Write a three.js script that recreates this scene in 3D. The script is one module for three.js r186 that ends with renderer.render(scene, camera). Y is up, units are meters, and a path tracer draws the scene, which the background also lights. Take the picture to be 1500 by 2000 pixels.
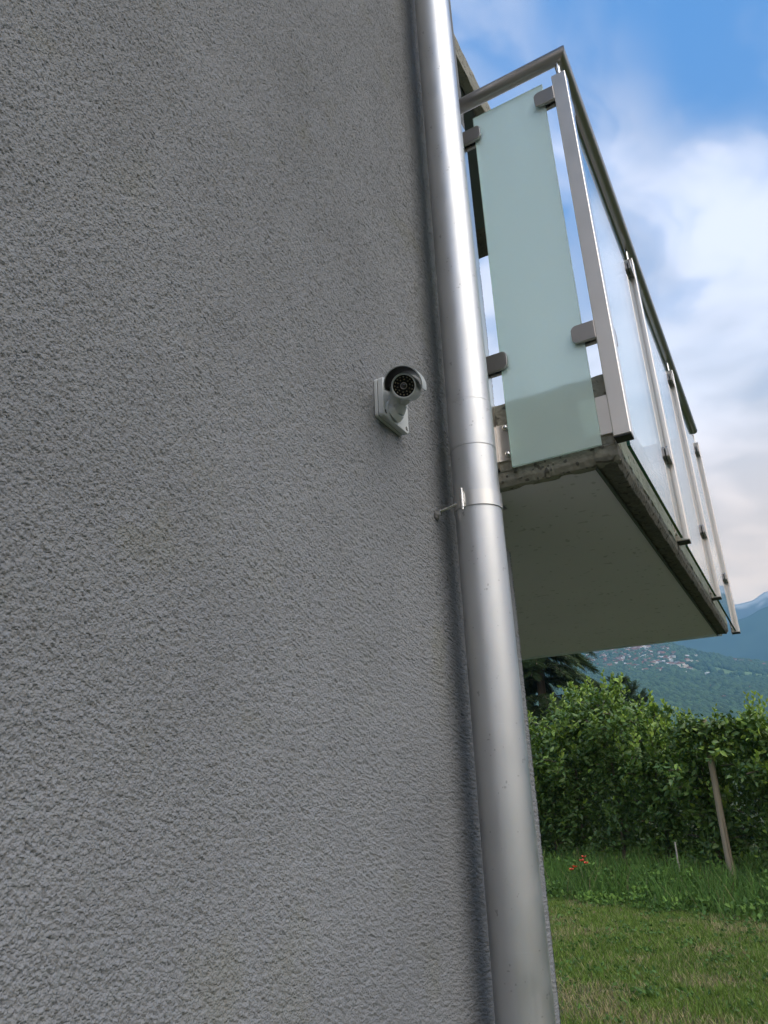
import * as THREE from 'three';
import { RoundedBoxGeometry } from 'three/addons/geometries/RoundedBoxGeometry.js';
import { mergeGeometries, mergeVertices } from 'three/addons/utils/BufferGeometryUtils.js';

// ---------------------------------------------------------------- camera, sky, sun, exposure
const scene = new THREE.Scene();
const EYE = 1.65;                                   // metres above the lawn
const camera = new THREE.PerspectiveCamera(71.627, 768 / 1024, 0.03, 30000);
camera.position.set(0, EYE, 0);
camera.up.set(0.211, 0.9308, 0.2985);
camera.lookAt(-0.4512, EYE + 0.3636, -0.815);
camera.updateMatrixWorld(true);

const renderer = new THREE.WebGLRenderer({ antialias: true });
renderer.setSize(768, 1024);
renderer.toneMapping = THREE.LinearToneMapping;
renderer.toneMappingExposure = 2.5;
renderer.shadowMap.enabled = true;
renderer.shadowMap.type = THREE.PCFSoftShadowMap;

const SUN_AZ = 106, SUN_EL = 47;                     // degrees right of the wall's direction, and up
const sunDir = new THREE.Vector3(Math.sin(SUN_AZ * Math.PI / 180) * Math.cos(SUN_EL * Math.PI / 180), Math.sin(SUN_EL * Math.PI / 180), -Math.cos(SUN_AZ * Math.PI / 180) * Math.cos(SUN_EL * Math.PI / 180));
const sun = new THREE.DirectionalLight(new THREE.Color(1.0, 0.90, 0.75), 1.5);
sun.position.copy(sunDir).multiplyScalar(40);
sun.castShadow = true;
sun.shadow.radius = 105;
sun.shadow.mapSize.set(2048, 2048);
Object.assign(sun.shadow.camera, { left: -18, right: 18, top: 18, bottom: -18, near: 1, far: 90 });
scene.add(sun);
scene.add(sun.target);

scene.fog = new THREE.FogExp2(new THREE.Color(0.28, 0.66, 1.0), 0.00033);

// ---------------------------------------------------------------- helpers
function rng(seed) { let s = seed >>> 0; return () => { s = (s + 0x6D2B79F5) | 0; let t = Math.imul(s ^ (s >>> 15), 1 | s); t = (t + Math.imul(t ^ (t >>> 7), 61 | t)) ^ t; return ((t ^ (t >>> 14)) >>> 0) / 4294967296; }; }
const R = rng(20);
const lerp = (a, b, t) => a + (b - a) * t;
const clamp = (x, a = 0, b = 1) => Math.min(b, Math.max(a, x));
const sstep = (a, b, x) => { const t = clamp((x - a) / (b - a)); return t * t * (3 - 2 * t); };
const DEG = Math.PI / 180;
function hash2(x, y) { let h = Math.imul(x, 374761393) ^ Math.imul(y, 668265263); h = Math.imul(h ^ (h >>> 13), 1274126177); return ((h ^ (h >>> 16)) >>> 0) / 4294967296; }
// value noise, period p cells (0 = endless)
function vnoise(x, y, p = 0, seed = 0) {
  const xi = Math.floor(x), yi = Math.floor(y), fx = x - xi, fy = y - yi;
  const w = (v) => p ? ((v % p) + p) % p : v;
  const u = fx * fx * (3 - 2 * fx), v = fy * fy * (3 - 2 * fy);
  const a = hash2(w(xi) + seed * 131, w(yi)), b = hash2(w(xi + 1) + seed * 131, w(yi)), c = hash2(w(xi) + seed * 131, w(yi + 1)), d = hash2(w(xi + 1) + seed * 131, w(yi + 1));
  return lerp(lerp(a, b, u), lerp(c, d, u), v);
}
function fbm(x, y, oct, p = 0, seed = 0) { let s = 0, a = 0.5, t = 0; for (let i = 0; i < oct; i++) { s += a * vnoise(x, y, p, seed + i); t += a; a *= 0.5; x *= 2; y *= 2; p *= 2; } return s / t; }
function hash3(x, y, z) { return hash2(x + Math.imul(z, 7919), y - Math.imul(z, 104729)); }
function vnoise3(x, y, z) {
  const xi = Math.floor(x), yi = Math.floor(y), zi = Math.floor(z), fx = x - xi, fy = y - yi, fz = z - zi;
  const u = fx * fx * (3 - 2 * fx), v = fy * fy * (3 - 2 * fy), w = fz * fz * (3 - 2 * fz);
  const g = (i, j, k) => hash3(xi + i, yi + j, zi + k);
  return lerp(lerp(lerp(g(0, 0, 0), g(1, 0, 0), u), lerp(g(0, 1, 0), g(1, 1, 0), u), v), lerp(lerp(g(0, 0, 1), g(1, 0, 1), u), lerp(g(0, 1, 1), g(1, 1, 1), u), v), w);
}
function fbm3(x, y, z, oct) { let s = 0, a = 0.5, t = 0; for (let i = 0; i < oct; i++) { s += a * vnoise3(x, y, z); t += a; a *= 0.5; x = x * 2.03 + 5.2; y = y * 2.03 + 1.3; z = z * 2.03 + 9.1; } return s / t; }

function dataTex(n, fn, srgb, rep = 1) {           // fn(u, v) -> grey number or [r, g, b] in 0..1
  const a = new Uint8Array(n * n * 4);
  for (let j = 0; j < n; j++) for (let i = 0; i < n; i++) {
    const c = fn(i / n, j / n), k = (j * n + i) * 4;
    const rgb = Array.isArray(c) ? c : [c, c, c];
    for (let q = 0; q < 3; q++) a[k + q] = clamp(rgb[q]) * 255;
    a[k + 3] = 255;
  }
  const t = new THREE.DataTexture(a, n, n, THREE.RGBAFormat, THREE.UnsignedByteType);
  t.wrapS = t.wrapT = THREE.RepeatWrapping; t.magFilter = THREE.LinearFilter; t.minFilter = THREE.LinearMipmapLinearFilter; t.generateMipmaps = true;
  if (srgb) t.colorSpace = THREE.SRGBColorSpace;
  t.repeat.set(rep, rep); t.needsUpdate = true;
  return t;
}
const lin = (c) => c <= 0.0031308 ? c * 12.92 : 1.055 * Math.pow(c, 1 / 2.4) - 0.055;   // linear -> sRGB for colour maps

const taken = {};
function numbered(n) { const k = taken[n] = (taken[n] ?? -1) + 1; return k ? `${n}_${String(k).padStart(3, '0')}` : n; }
function shade(o) { o.traverse((m) => { if (m.isMesh) { m.castShadow = true; m.receiveShadow = true; } }); return o; }
function thing(name, label, category, pos = [0, 0, 0], group) {
  const g = new THREE.Group(); g.name = numbered(name); g.position.set(...pos);
  g.userData = { label, category }; if (group) g.userData.group = group;
  scene.add(g); return g;
}
function part(parent, name, geo, mat, pos, label) {
  const m = new THREE.Mesh(geo, mat); m.name = name; if (pos) m.position.set(...pos);
  m.castShadow = m.receiveShadow = true;
  if (label) m.userData.label = label;
  parent.add(m); return m;
}
function structure(name, geo, mat) { const m = new THREE.Mesh(geo, mat); m.name = numbered(name); m.userData.kind = 'structure'; m.castShadow = m.receiveShadow = true; scene.add(m); return m; }
const box = (x0, x1, y0, y1, z0, z1, r = 0.002) => { const g = r ? new RoundedBoxGeometry(x1 - x0, y1 - y0, z1 - z0, 2, r) : new THREE.BoxGeometry(x1 - x0, y1 - y0, z1 - z0); g.translate((x0 + x1) / 2, (y0 + y1) / 2, (z0 + z1) / 2); return g; };
function cyl(a, b, r0, r1, seg = 20, open = false) {      // a cone or cylinder from point a to point b
  const A = new THREE.Vector3(...a), B = new THREE.Vector3(...b), d = B.clone().sub(A), g = new THREE.CylinderGeometry(r1, r0, d.length(), seg, 1, open);
  g.applyQuaternion(new THREE.Quaternion().setFromUnitVectors(new THREE.Vector3(0, 1, 0), d.normalize()));
  const m = A.add(B).multiplyScalar(0.5); g.translate(m.x, m.y, m.z); return g;
}
function metreUV(g) {                                     // uv in metres from the dominant axis of each normal
  g = g.index ? g.toNonIndexed() : g; const p = g.attributes.position, n = g.attributes.normal, uv = new Float32Array(p.count * 2);
  for (let i = 0; i < p.count; i += 3) {
    let ax = 0, ay = 0, az = 0; for (let k = 0; k < 3; k++) { ax += Math.abs(n.getX(i + k)); ay += Math.abs(n.getY(i + k)); az += Math.abs(n.getZ(i + k)); }
    for (let k = i; k < i + 3; k++) {
      const x = p.getX(k), y = p.getY(k), z = p.getZ(k);
      const [u, v] = ax >= ay && ax >= az ? [z, y] : ay >= az ? [x, z] : [x, y];
      uv[k * 2] = u; uv[k * 2 + 1] = v;
    }
  }
  g.setAttribute('uv', new THREE.BufferAttribute(uv, 2)); return g;
}
function roughen(g, amp, freq, keep = () => 1) {          // pushes vertices along their normals with noise
  const p = g.attributes.position, n = g.attributes.normal;
  for (let i = 0; i < p.count; i++) {
    const x = p.getX(i), y = p.getY(i), z = p.getZ(i);
    const a = amp * keep(x, y, z);
    p.setXYZ(i, x + a * (fbm3(x * freq, y * freq, z * freq, 3) - 0.5) * 2, y + a * (fbm3(x * freq + 31, y * freq, z * freq, 3) - 0.5) * 2, z + a * (fbm3(x * freq, y * freq + 57, z * freq, 3) - 0.5) * 2);
  }
  g.computeVertexNormals(); return g;
}

// ---------------------------------------------------------------- the sky: a computed evening sky, blue above with broken pale cloud
{
  const W = 2048, H = 1024, a = new Float32Array(W * H * 4);
  for (let j = 0; j < H; j++) {
    const el = ((j + 0.5) / H - 0.5) * Math.PI, sy = Math.sin(el), cy = Math.cos(el);
    for (let i = 0; i < W; i++) {
      const th = ((i + 0.5) / W - 0.5) * 2 * Math.PI, x = Math.cos(th) * cy, z = Math.sin(th) * cy;
      const up = Math.max(sy, 0);
      const k = Math.pow(1 - up, 2.1);
      // clear air: deep blue overhead, paler to the horizon
      let r = lerp(0.045, 0.42, k), g = lerp(0.19, 0.56, k), b = lerp(0.55, 0.80, k);
      // cloud: sheets on a plane high above, so they shrink towards the horizon
      const s = 1 / (up + 0.16), cx = x * s + 44.38, cz = z * s + 25.46;
      const wx = fbm(cx * 1.1 + 7, cz * 1.1 + 3, 5, 0, 3) - 0.5, wz = fbm(cx * 1.1 + 17, cz * 1.1 + 13, 5, 0, 9) - 0.5;
      const broad = fbm(cx * 0.85 + 1.4 * wx + 21.3, cz * 0.85 + 1.4 * wz + 4.1, 5, 0, 21);
      const fine = fbm(cx * 4.2 + 2.0 * wx, cz * 4.2 + 2.0 * wz + 40, 7, 0, 33);
      const wisp = fbm(cx * 11 + 5 * wx + 6 * fine, cz * 5 + 4 * wz, 5, 0, 63);
      const cover = sstep(0.40, 0.64, broad * 0.56 + fine * 0.34 + wisp * 0.13 + 0.34 * (1 - up) - 0.115);
      const grey = fbm(cx * 2.6 + 60 + wx * 2, cz * 2.6 + wz * 2, 6, 0, 50) * 0.7 + fine * 0.3;
      // evening warmth low down, more of it on the side of the hidden sun
      const toSun = clamp(0.5 + 0.5 * (x * sunDir.x + z * sunDir.z) / Math.hypot(sunDir.x, sunDir.z) / Math.max(cy, 1e-4));
      const warm = sstep(0.50, 0.20, up) * lerp(0.75, 1, toSun);
      const lum = lerp(0.66, 1.08, sstep(0.34, 0.62, grey)) * lerp(1, 1.42, sstep(0.55, 0.18, up) * lerp(0.7, 1, toSun));
      const cr = lum * lerp(0.84, 1.38, warm), cg = lum * lerp(0.91, 1.09, warm), cb = lum * lerp(1.08, 0.78, warm);
      const c = lerp(cover * lerp(0.70, 0.97, sstep(0.75, 0.2, up)), 0.97, 0.75 * sstep(0.36, 0.24, up));
      r = lerp(r, cr, c); g = lerp(g, cg, c); b = lerp(b, cb, c);
      const o = (j * W + i) * 4; a[o] = r * 0.77; a[o + 1] = g * 0.69; a[o + 2] = b * 0.63; a[o + 3] = 1;
    }
  }
  const t = new THREE.DataTexture(a, W, H, THREE.RGBAFormat, THREE.FloatType);
  t.mapping = THREE.EquirectangularReflectionMapping; t.magFilter = t.minFilter = THREE.LinearFilter; t.wrapS = THREE.RepeatWrapping; t.needsUpdate = true;
  scene.background = t; scene.environment = t;
}

// ---------------------------------------------------------------- materials
const std = (c, roughness, more = {}) => new THREE.MeshStandardMaterial({ color: new THREE.Color().setRGB(...c), roughness, metalness: 0, ...more });

// scratched grain render: packed grains of a few millimetres with pits between them
const GRAIN_N = 2048, GRAIN_M = 0.86;
const CELLS = 480;
const grainPts = new Float32Array(CELLS * CELLS * 3);
{ const r = rng(5); for (let i = 0; i < CELLS * CELLS; i++) { grainPts[i * 3] = r(); grainPts[i * 3 + 1] = r(); grainPts[i * 3 + 2] = r(); } }
function grain(u, v) {
  const wx = (vnoise(u * 90, v * 90, 90, 71) - 0.5) * 1.3, wy = (vnoise(u * 90, v * 90, 90, 72) - 0.5) * 1.3;
  const x = u * CELLS + wx, y = v * CELLS + wy, xi = Math.floor(x), yi = Math.floor(y);
  let h = 0;
  for (let j = -1; j <= 1; j++) for (let i = -1; i <= 1; i++) {
    const cx = ((xi + i) % CELLS + CELLS) % CELLS, cy = ((yi + j) % CELLS + CELLS) % CELLS, o = (cy * CELLS + cx) * 3;
    const dx = xi + i + grainPts[o] - x, dy = yi + j + grainPts[o + 1] - y, rad = 0.62 + 0.5 * grainPts[o + 2];
    const q = 1 - (dx * dx + dy * dy) / (rad * rad);
    if (q > 0) h = Math.max(h, Math.sqrt(q) * (0.5 + 0.5 * grainPts[o + 2]));
  }
  return clamp(h * 0.74 + 0.26 * vnoise(u * 620, v * 620, 620, 8));
}
const grainTex = dataTex(GRAIN_N, grain, false, 1 / GRAIN_M);
const wallTint = dataTex(512, (u, v) => {
  const m = fbm(u * 5, v * 5, 5, 5, 12), d = fbm(u * 28, v * 28, 3, 28, 40), k = lerp(0.84, 1.16, m) * lerp(0.94, 1.06, d) * lerp(0.95, 1.05, fbm(u * 14, v * 3, 4, 14, 77));
  const spot = sstep(0.60, 0.85, fbm(u * 22, v * 22, 5, 22, 90));
  return [lin(0.240 * k * lerp(1, 0.96, spot)), lin(0.248 * k * lerp(1, 0.95, spot)), lin(0.262 * k * lerp(1, 0.88, spot))];
}, true, 1 / 1.9);
const renderMat = new THREE.MeshStandardMaterial({ map: wallTint, bumpMap: grainTex, bumpScale: 0.0016, roughness: 0.94 });

const reliefMat = new THREE.MeshStandardMaterial({ map: wallTint, bumpMap: grainTex, bumpScale: 0.0022, roughness: 0.95 });

const concreteTint = dataTex(512, (u, v) => {
  const m = fbm(u * 6, v * 6, 5, 6, 2), f = fbm(u * 60, v * 60, 3, 60, 6), pit = sstep(0.70, 0.78, fbm(u * 45, v * 45, 2, 45, 15));
  const k = lerp(0.72, 1.22, m) * lerp(0.8, 1.15, f) * lerp(1, 0.45, pit);
  return [lin(0.32 * k), lin(0.305 * k), lin(0.25 * k)];
}, true, 1 / 0.55);
const concreteBump = dataTex(512, (u, v) => clamp(0.6 * fbm(u * 14, v * 14, 5, 14, 3) + 0.4 * fbm(u * 70, v * 70, 2, 70, 4) - 0.4 * sstep(0.7, 0.76, fbm(u * 45, v * 45, 2, 45, 15))), false, 1 / 0.55);
const concreteMat = new THREE.MeshStandardMaterial({ map: concreteTint, bumpMap: concreteBump, bumpScale: 0.006, roughness: 0.95 });
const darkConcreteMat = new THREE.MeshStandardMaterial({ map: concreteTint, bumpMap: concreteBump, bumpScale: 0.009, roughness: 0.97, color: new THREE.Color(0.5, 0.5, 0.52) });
const panelTint = dataTex(256, (u, v) => { const k = lerp(0.97, 1.03, fbm(u * 4, v * 4, 4, 4, 6)) * lerp(1, 0.75, sstep(0.81, 0.84, fbm(u * 50, v * 50, 2, 50, 9))); return [lin(0.86 * k), lin(0.80 * k), lin(0.90 * k)]; }, true, 1 / 0.9);
const panelMat = new THREE.MeshStandardMaterial({ map: panelTint, roughness: 0.7 });
const endPane = new THREE.MeshPhysicalMaterial({ color: new THREE.Color(0.92, 0.94, 0.92), roughness: 0.9, transmission: 0.8, thickness: 0 });

// satin sheet metal of the downpipe: a little dulled and stained
const pipeRough = dataTex(512, (u, v) => { const m = fbm(u * 8, v * 8, 5, 8, 7); return clamp(0.49 + 0.16 * (m - 0.5) + 0.04 * (vnoise(u * 200, v * 10, 200, 3) - 0.5)); }, false, 1);
const pipeWave = dataTex(256, (u, v) => 0.5 + 0.5 * (fbm(u * 5, v * 3, 3, 0, 71) - 0.5) * Math.min(1, 8 * Math.min(u, 1 - u)), false, 1);
const pipeTint = dataTex(512, (u, v) => { const k = lerp(0.95, 1.03, fbm(u * 6, v * 6, 5, 6, 17)) * lerp(1, 0.7, sstep(0.80, 0.84, fbm(u * 40, v * 40, 3, 40, 23))); return [lin(0.62 * k), lin(0.625 * k), lin(0.63 * k)]; }, true, 1);
const pipeMat = new THREE.MeshStandardMaterial({ map: pipeTint, roughnessMap: pipeRough, roughness: 1, metalness: 1, bumpMap: pipeWave, bumpScale: 0.0009 });
const bandMat = std([0.64, 0.63, 0.61], 0.40, { metalness: 1 });
const boltMat = std([0.72, 0.71, 0.68], 0.22, { metalness: 1 });
// brushed stainless steel
const brush = dataTex(512, (u, v) => clamp(0.34 + 0.05 * (vnoise(u * 250, v * 250, 250, 3) - 0.5) + 0.06 * (fbm(u * 7, v * 7, 3, 7, 5) - 0.5)), false, 4);
const steelMat = new THREE.MeshStandardMaterial({ color: new THREE.Color(0.84, 0.785, 0.725), metalness: 1, roughness: 1, roughnessMap: brush });
const steelDark = new THREE.MeshStandardMaterial({ color: new THREE.Color(0.44, 0.41, 0.385), metalness: 1, roughness: 1, roughnessMap: brush });
const blackPlastic = std([0.018, 0.017, 0.017], 0.55);
const rubber = std([0.012, 0.012, 0.012], 0.8);
const frosted = new THREE.MeshPhysicalMaterial({ color: new THREE.Color(0.84, 0.97, 0.935), roughness: 0.74, transmission: 0.66, thickness: 0.008, ior: 1.5, metalness: 0 });
const clearGlass = new THREE.MeshPhysicalMaterial({ color: new THREE.Color(0.90, 0.955, 0.95), roughness: 0.0, transmission: 1, thickness: 0, ior: 1.5 });
const glassEdge = new THREE.MeshPhysicalMaterial({ color: new THREE.Color(0.02, 0.09, 0.07), roughness: 0.15 });
const frostEdge = new THREE.MeshPhysicalMaterial({ color: new THREE.Color(0.62, 0.80, 0.72), roughness: 0.35 });

// ---------------------------------------------------------------- ground
const lawnTint = dataTex(1024, (u, v) => {
  const m = fbm(u * 6, v * 6, 5, 6, 3), f = fbm(u * 80, v * 80, 3, 80, 9), dry = sstep(0.52, 0.70, fbm(u * 9, v * 9, 4, 9, 31));
  const k = lerp(0.6, 1.3, f);
  return [lin(k * lerp(lerp(0.035, 0.06, m), 0.12, dry * 0.7)), lin(k * lerp(lerp(0.055, 0.085, m), 0.105, dry * 0.7)), lin(k * lerp(0.02, 0.05, dry * 0.7))];
}, true, 1 / 5);
const lawnBump = dataTex(512, (u, v) => fbm(u * 60, v * 60, 4, 60, 2), false, 1 / 1.2);
{
  const g = new THREE.CircleGeometry(4600, 96); g.rotateX(-Math.PI / 2);
  structure('ground', metreUV(g), new THREE.MeshStandardMaterial({ map: lawnTint, bumpMap: lawnBump, bumpScale: 0.02, roughness: 1 }));
  // bare earth of the orchard strip
  const s = new THREE.PlaneGeometry(22, 6.2, 60, 20); s.rotateX(-Math.PI / 2);
  const p = s.attributes.position; for (let i = 0; i < p.count; i++) p.setY(i, 0.006 + 0.03 * fbm(p.getX(i) * 3, p.getZ(i) * 3, 3));
  s.computeVertexNormals(); s.rotateY(20.5 * DEG * -1 + 0.0); s.translate(-2.9, 0, -15.6);
  const soilTint = dataTex(512, (u, v) => { const k = lerp(0.6, 1.3, fbm(u * 20, v * 20, 5, 20, 4)); return [lin(0.050 * k), lin(0.034 * k), lin(0.020 * k)]; }, true, 1 / 2.2);
  structure('orchard_soil', metreUV(s), new THREE.MeshStandardMaterial({ map: soilTint, bumpMap: lawnBump, bumpScale: 0.03, roughness: 1 }));
}

// ---------------------------------------------------------------- the house: rendered end wall, balcony slab, roof slab
const WX = -0.5624, CZ = -1.678;                    // the wall's outer face and its far corner
const house = thing('house', 'house with a coarse grey rendered wall and a concrete balcony slab', 'house');
{
  // the wall in side view (z across, y up), with the notch in the render below the balcony slab
  const s = new THREE.Shape();
  s.moveTo(4.5, -0.3); s.lineTo(CZ, -0.3); s.lineTo(CZ, EYE + 0.552); s.lineTo(CZ + 0.05, EYE + 0.562); s.lineTo(CZ + 0.05, EYE + 0.69); s.lineTo(CZ, EYE + 0.69); s.lineTo(CZ, EYE + 3.715); s.lineTo(4.5, EYE + 3.715); s.closePath();
  const g = new THREE.ExtrudeGeometry(s, { depth: 0.38, bevelEnabled: false });
  // shape x -> world z, shape y -> world y, extrusion -> world -x
  g.applyMatrix4(new THREE.Matrix4().makeBasis(new THREE.Vector3(0, 0, 1), new THREE.Vector3(0, 1, 0), new THREE.Vector3(-1, 0, 0)));
  g.translate(WX - 0.004, 0, 0); g.computeVertexNormals();
  const wall = part(house, 'rendered_wall', metreUV(g), renderMat);
  // the coarse render itself: grains pressed and dragged over one another, as real relief on the part of the wall that is near
  {
    const zs = []; for (let i = 0; i <= 640; i++) zs.push(-Math.tan(lerp(9, 71.49, i / 640) * DEG) * 0.5624);
    zs[zs.length - 1] = CZ;
    const y0 = EYE - 0.62, NY = 1480, dy = 2.84 / NY, nz = zs.length;
    const cell = (x, y, seed, lo, hi) => {
      const xi = Math.floor(x), yi = Math.floor(y); let h = 0;
      for (let j = -1; j <= 1; j++) for (let i = -1; i <= 1; i++) {
        const a = hash2(xi + i + seed, yi + j), b = hash2(xi + i, yi + j + seed), c = hash2(xi + i - seed, yi + j + 3 * seed);
        const dx = xi + i + a - x, dy2 = yi + j + b - y, rad = lerp(lo, hi, c), q = 1 - (dx * dx + dy2 * dy2) / (rad * rad);
        if (q > 0) { const v = Math.sqrt(q) * (0.45 + 0.55 * c); if (v > h) h = v; }
      }
      return h;
    };
    const pos = new Float32Array((nz + 1) * (NY + 1) * 3), uv = new Float32Array((nz + 1) * (NY + 1) * 2), idx = new Uint32Array(nz * NY * 6);
    for (let j = 0; j <= NY; j++) for (let i = 0; i <= nz; i++) {
      const z = zs[Math.min(i, nz - 1)], y = y0 + j * dy, k = j * (nz + 1) + i;
      const wx = (vnoise(z * 130, y * 130, 0, 71) - 0.5) * 0.9, wy = (vnoise(z * 130, y * 130, 0, 72) - 0.5) * 0.9;
      const big = cell(z * 450 + wx, y * 450 + wy, 11, 0.5, 0.98), small = cell(z * 520 + wx, y * 520 + wy, 29, 0.6, 1.0), soft = fbm(z * 26, y * 26, 3, 0, 5);
      const h = -0.0036 + 0.0030 * big + 0.0016 * small + 0.0010 * (soft - 0.5);
      const last = i === nz;
      pos[k * 3] = WX + (last ? -0.03 : h); pos[k * 3 + 1] = y; pos[k * 3 + 2] = last ? CZ : z + (i === nz - 1 ? h * 0.8 + 0.0 : 0);
      uv[k * 2] = z; uv[k * 2 + 1] = y;
    }
    let q = 0; const gap0 = (EYE + 0.556 - y0) / dy, gap1 = (EYE + 0.69 - y0) / dy;
    for (let j = 0; j < NY; j++) for (let i = 0; i < nz; i++) { if (j > gap0 && j < gap1 && i < nz && zs[Math.min(i, nz - 1)] < CZ + 0.052) continue; const a = j * (nz + 1) + i; idx[q++] = a; idx[q++] = a + 1; idx[q++] = a + nz + 1; idx[q++] = a + 1; idx[q++] = a + nz + 2; idx[q++] = a + nz + 1; }
    const rg = new THREE.BufferGeometry(); rg.setAttribute('position', new THREE.BufferAttribute(pos, 3)); rg.setAttribute('uv', new THREE.BufferAttribute(uv, 2)); rg.setIndex(new THREE.BufferAttribute(idx.slice(0, q), 1)); rg.computeVertexNormals();
    part(wall, 'coarse_render', rg, reliefMat);
  }
  part(house, 'joint_filler', roughen(box(WX - 0.30, WX - 0.035, EYE + 0.553, EYE + 0.689, CZ + 0.004, CZ + 0.048, 0), 0.004, 60), rubber);
  // recessed front of the house behind the balcony (hidden from here by the wall)
  part(house, 'recessed_wall', metreUV(box(-2.1, -1.72, 0, 5.6, -4.02, CZ + 0.0, 0)), renderMat);
  // balcony slab in plan (x, -z): fills the recess and stands out past the wall
  const slabShape = (xi, zn, zf) => { const q = new THREE.Shape(); q.moveTo(WX + 0.003, -zn); q.lineTo(xi, -zn); q.lineTo(xi, -zf); q.lineTo(-1.715, -zf); q.lineTo(-1.715, -(CZ - 0.004)); q.lineTo(WX + 0.003, -(CZ - 0.004)); q.closePath(); return q; };
  const flat = (shape, y0, y1) => { const e = new THREE.ExtrudeGeometry(shape, { depth: y1 - y0, bevelEnabled: false }); e.rotateX(-Math.PI / 2); e.translate(0, y0, 0); return e; };
  const slab = part(house, 'balcony_slab', metreUV(flat(slabShape(-0.245, -1.532, -4.0), EYE + 0.74, EYE + 0.83)), concreteMat);
  // rough cast edges: finely divided and pushed about
  const rough = (x0, x1, y0, y1, z0, z1, nx, ny, nz, amp, f) => { let e = new THREE.BoxGeometry(x1 - x0, y1 - y0, z1 - z0, nx, ny, nz); e.translate((x0 + x1) / 2, (y0 + y1) / 2, (z0 + z1) / 2); e.deleteAttribute('uv'); e.deleteAttribute('normal'); e = mergeVertices(e, 1e-5); e.computeVertexNormals(); roughen(e, amp, f); return metreUV(e); };
  part(slab, 'slab_edge', rough(-0.56, -0.238, EYE + 0.708, EYE + 0.893, -1.59, -1.526, 60, 40, 12, 0.005, 28), concreteMat);
  part(slab, 'slab_edge', rough(-0.30, -0.237, EYE + 0.708, EYE + 0.885, -4.03, -1.592, 12, 26, 300, 0.0045, 28), concreteMat);
  // lower lip with its chamfer, near side and long side
  const lip = (a, b, prof) => {                        // profile (out, y) swept from a to b
    const N = 220, pos = [], idx = [], A = new THREE.Vector3(...a), B = new THREE.Vector3(...b), dir = B.clone().sub(A), len = dir.length(); dir.normalize();
    const out = new THREE.Vector3(-dir.z, 0, dir.x);
    for (let i = 0; i <= N; i++) for (const [o, y] of prof) { const P = A.clone().addScaledVector(dir, len * i / N).addScaledVector(out, o); pos.push(P.x, P.y + y, P.z); }
    const m = prof.length; for (let i = 0; i < N; i++) for (let k = 0; k < m - 1; k++) { const q = i * m + k; idx.push(q, q + 1, q + m, q + 1, q + m + 1, q + m); }
    const g2 = new THREE.BufferGeometry(); g2.setAttribute('position', new THREE.Float32BufferAttribute(pos, 3)); g2.setIndex(idx); g2.computeVertexNormals(); return g2;
  };
  const dense = (pts, n) => { const o = []; for (let i = 0; i < pts.length - 1; i++) for (let k = 0; k < n; k++) o.push([lerp(pts[i][0], pts[i + 1][0], k / n), lerp(pts[i][1], pts[i + 1][1], k / n)]); o.push(pts[pts.length - 1]); return o; };
  const prof = dense([[-0.052, 0.040], [-0.050, 0.004], [-0.010, 0.0], [0.001, 0.014], [0.002, 0.042], [-0.052, 0.042]], 6);
  // near side runs along +x with "out" to +z: dir must be -x for out = +z? dir(1,0,0) -> out (0,0,1)
  part(slab, 'slab_lip', metreUV(roughen(lip([-0.575, EYE + 0.672, -1.528], [-0.236, EYE + 0.672, -1.528], prof.map(([o, y]) => [o < -0.04 ? o + 0.030 : o, y])), 0.003, 30)), concreteMat);
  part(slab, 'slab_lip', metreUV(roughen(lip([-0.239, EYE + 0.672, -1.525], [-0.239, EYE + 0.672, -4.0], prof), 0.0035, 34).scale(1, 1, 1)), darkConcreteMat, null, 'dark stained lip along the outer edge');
  part(slab, 'soffit_panel', metreUV(flat((() => { const q = new THREE.Shape(); q.moveTo(WX + 0.003, 1.556); q.lineTo(-0.297, 1.556); q.lineTo(-0.297, 4.0); q.lineTo(-1.71, 4.0); q.lineTo(-1.71, 1.684); q.lineTo(WX + 0.003, 1.684); q.closePath(); return q; })(), EYE + 0.675, EYE + 0.695)), panelMat);
  part(slab, 'panel_bead', metreUV(box(-0.2955, -0.2885, EYE + 0.668, EYE + 0.700, -4.0, -1.55, 0.001)), std([0.10, 0.115, 0.11], 0.6));
  
  // a strip of slab that carries the last post
  part(slab, 'slab_end', metreUV(box(-1.715, -0.262, EYE + 0.755, EYE + 0.83, -4.42, -4.018, 0)), concreteMat);
  part(house, 'eave', metreUV(box(WX - 0.38, WX + 0.28, EYE + 3.72, EYE + 3.88, CZ, 4.5, 0)), panelMat);
  // upper slab with its board-marked concrete fascia
  const rs = part(house, 'roof_slab', metreUV(box(-1.715, -0.935, EYE + 3.83, EYE + 3.93, -4.3, CZ - 0.004, 0)), darkConcreteMat);
  part(rs, 'ceiling_board', metreUV(box(-1.715, -0.962, EYE + 3.80, EYE + 3.826, -3.97, CZ - 0.006, 0)), std([0.13, 0.15, 0.15], 0.8));
  part(rs, 'fascia', rough(-0.955, -0.9, EYE + 3.80, EYE + 3.968, -4.3, -1.70, 4, 10, 120, 0.006, 18), concreteMat);
}

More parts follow.
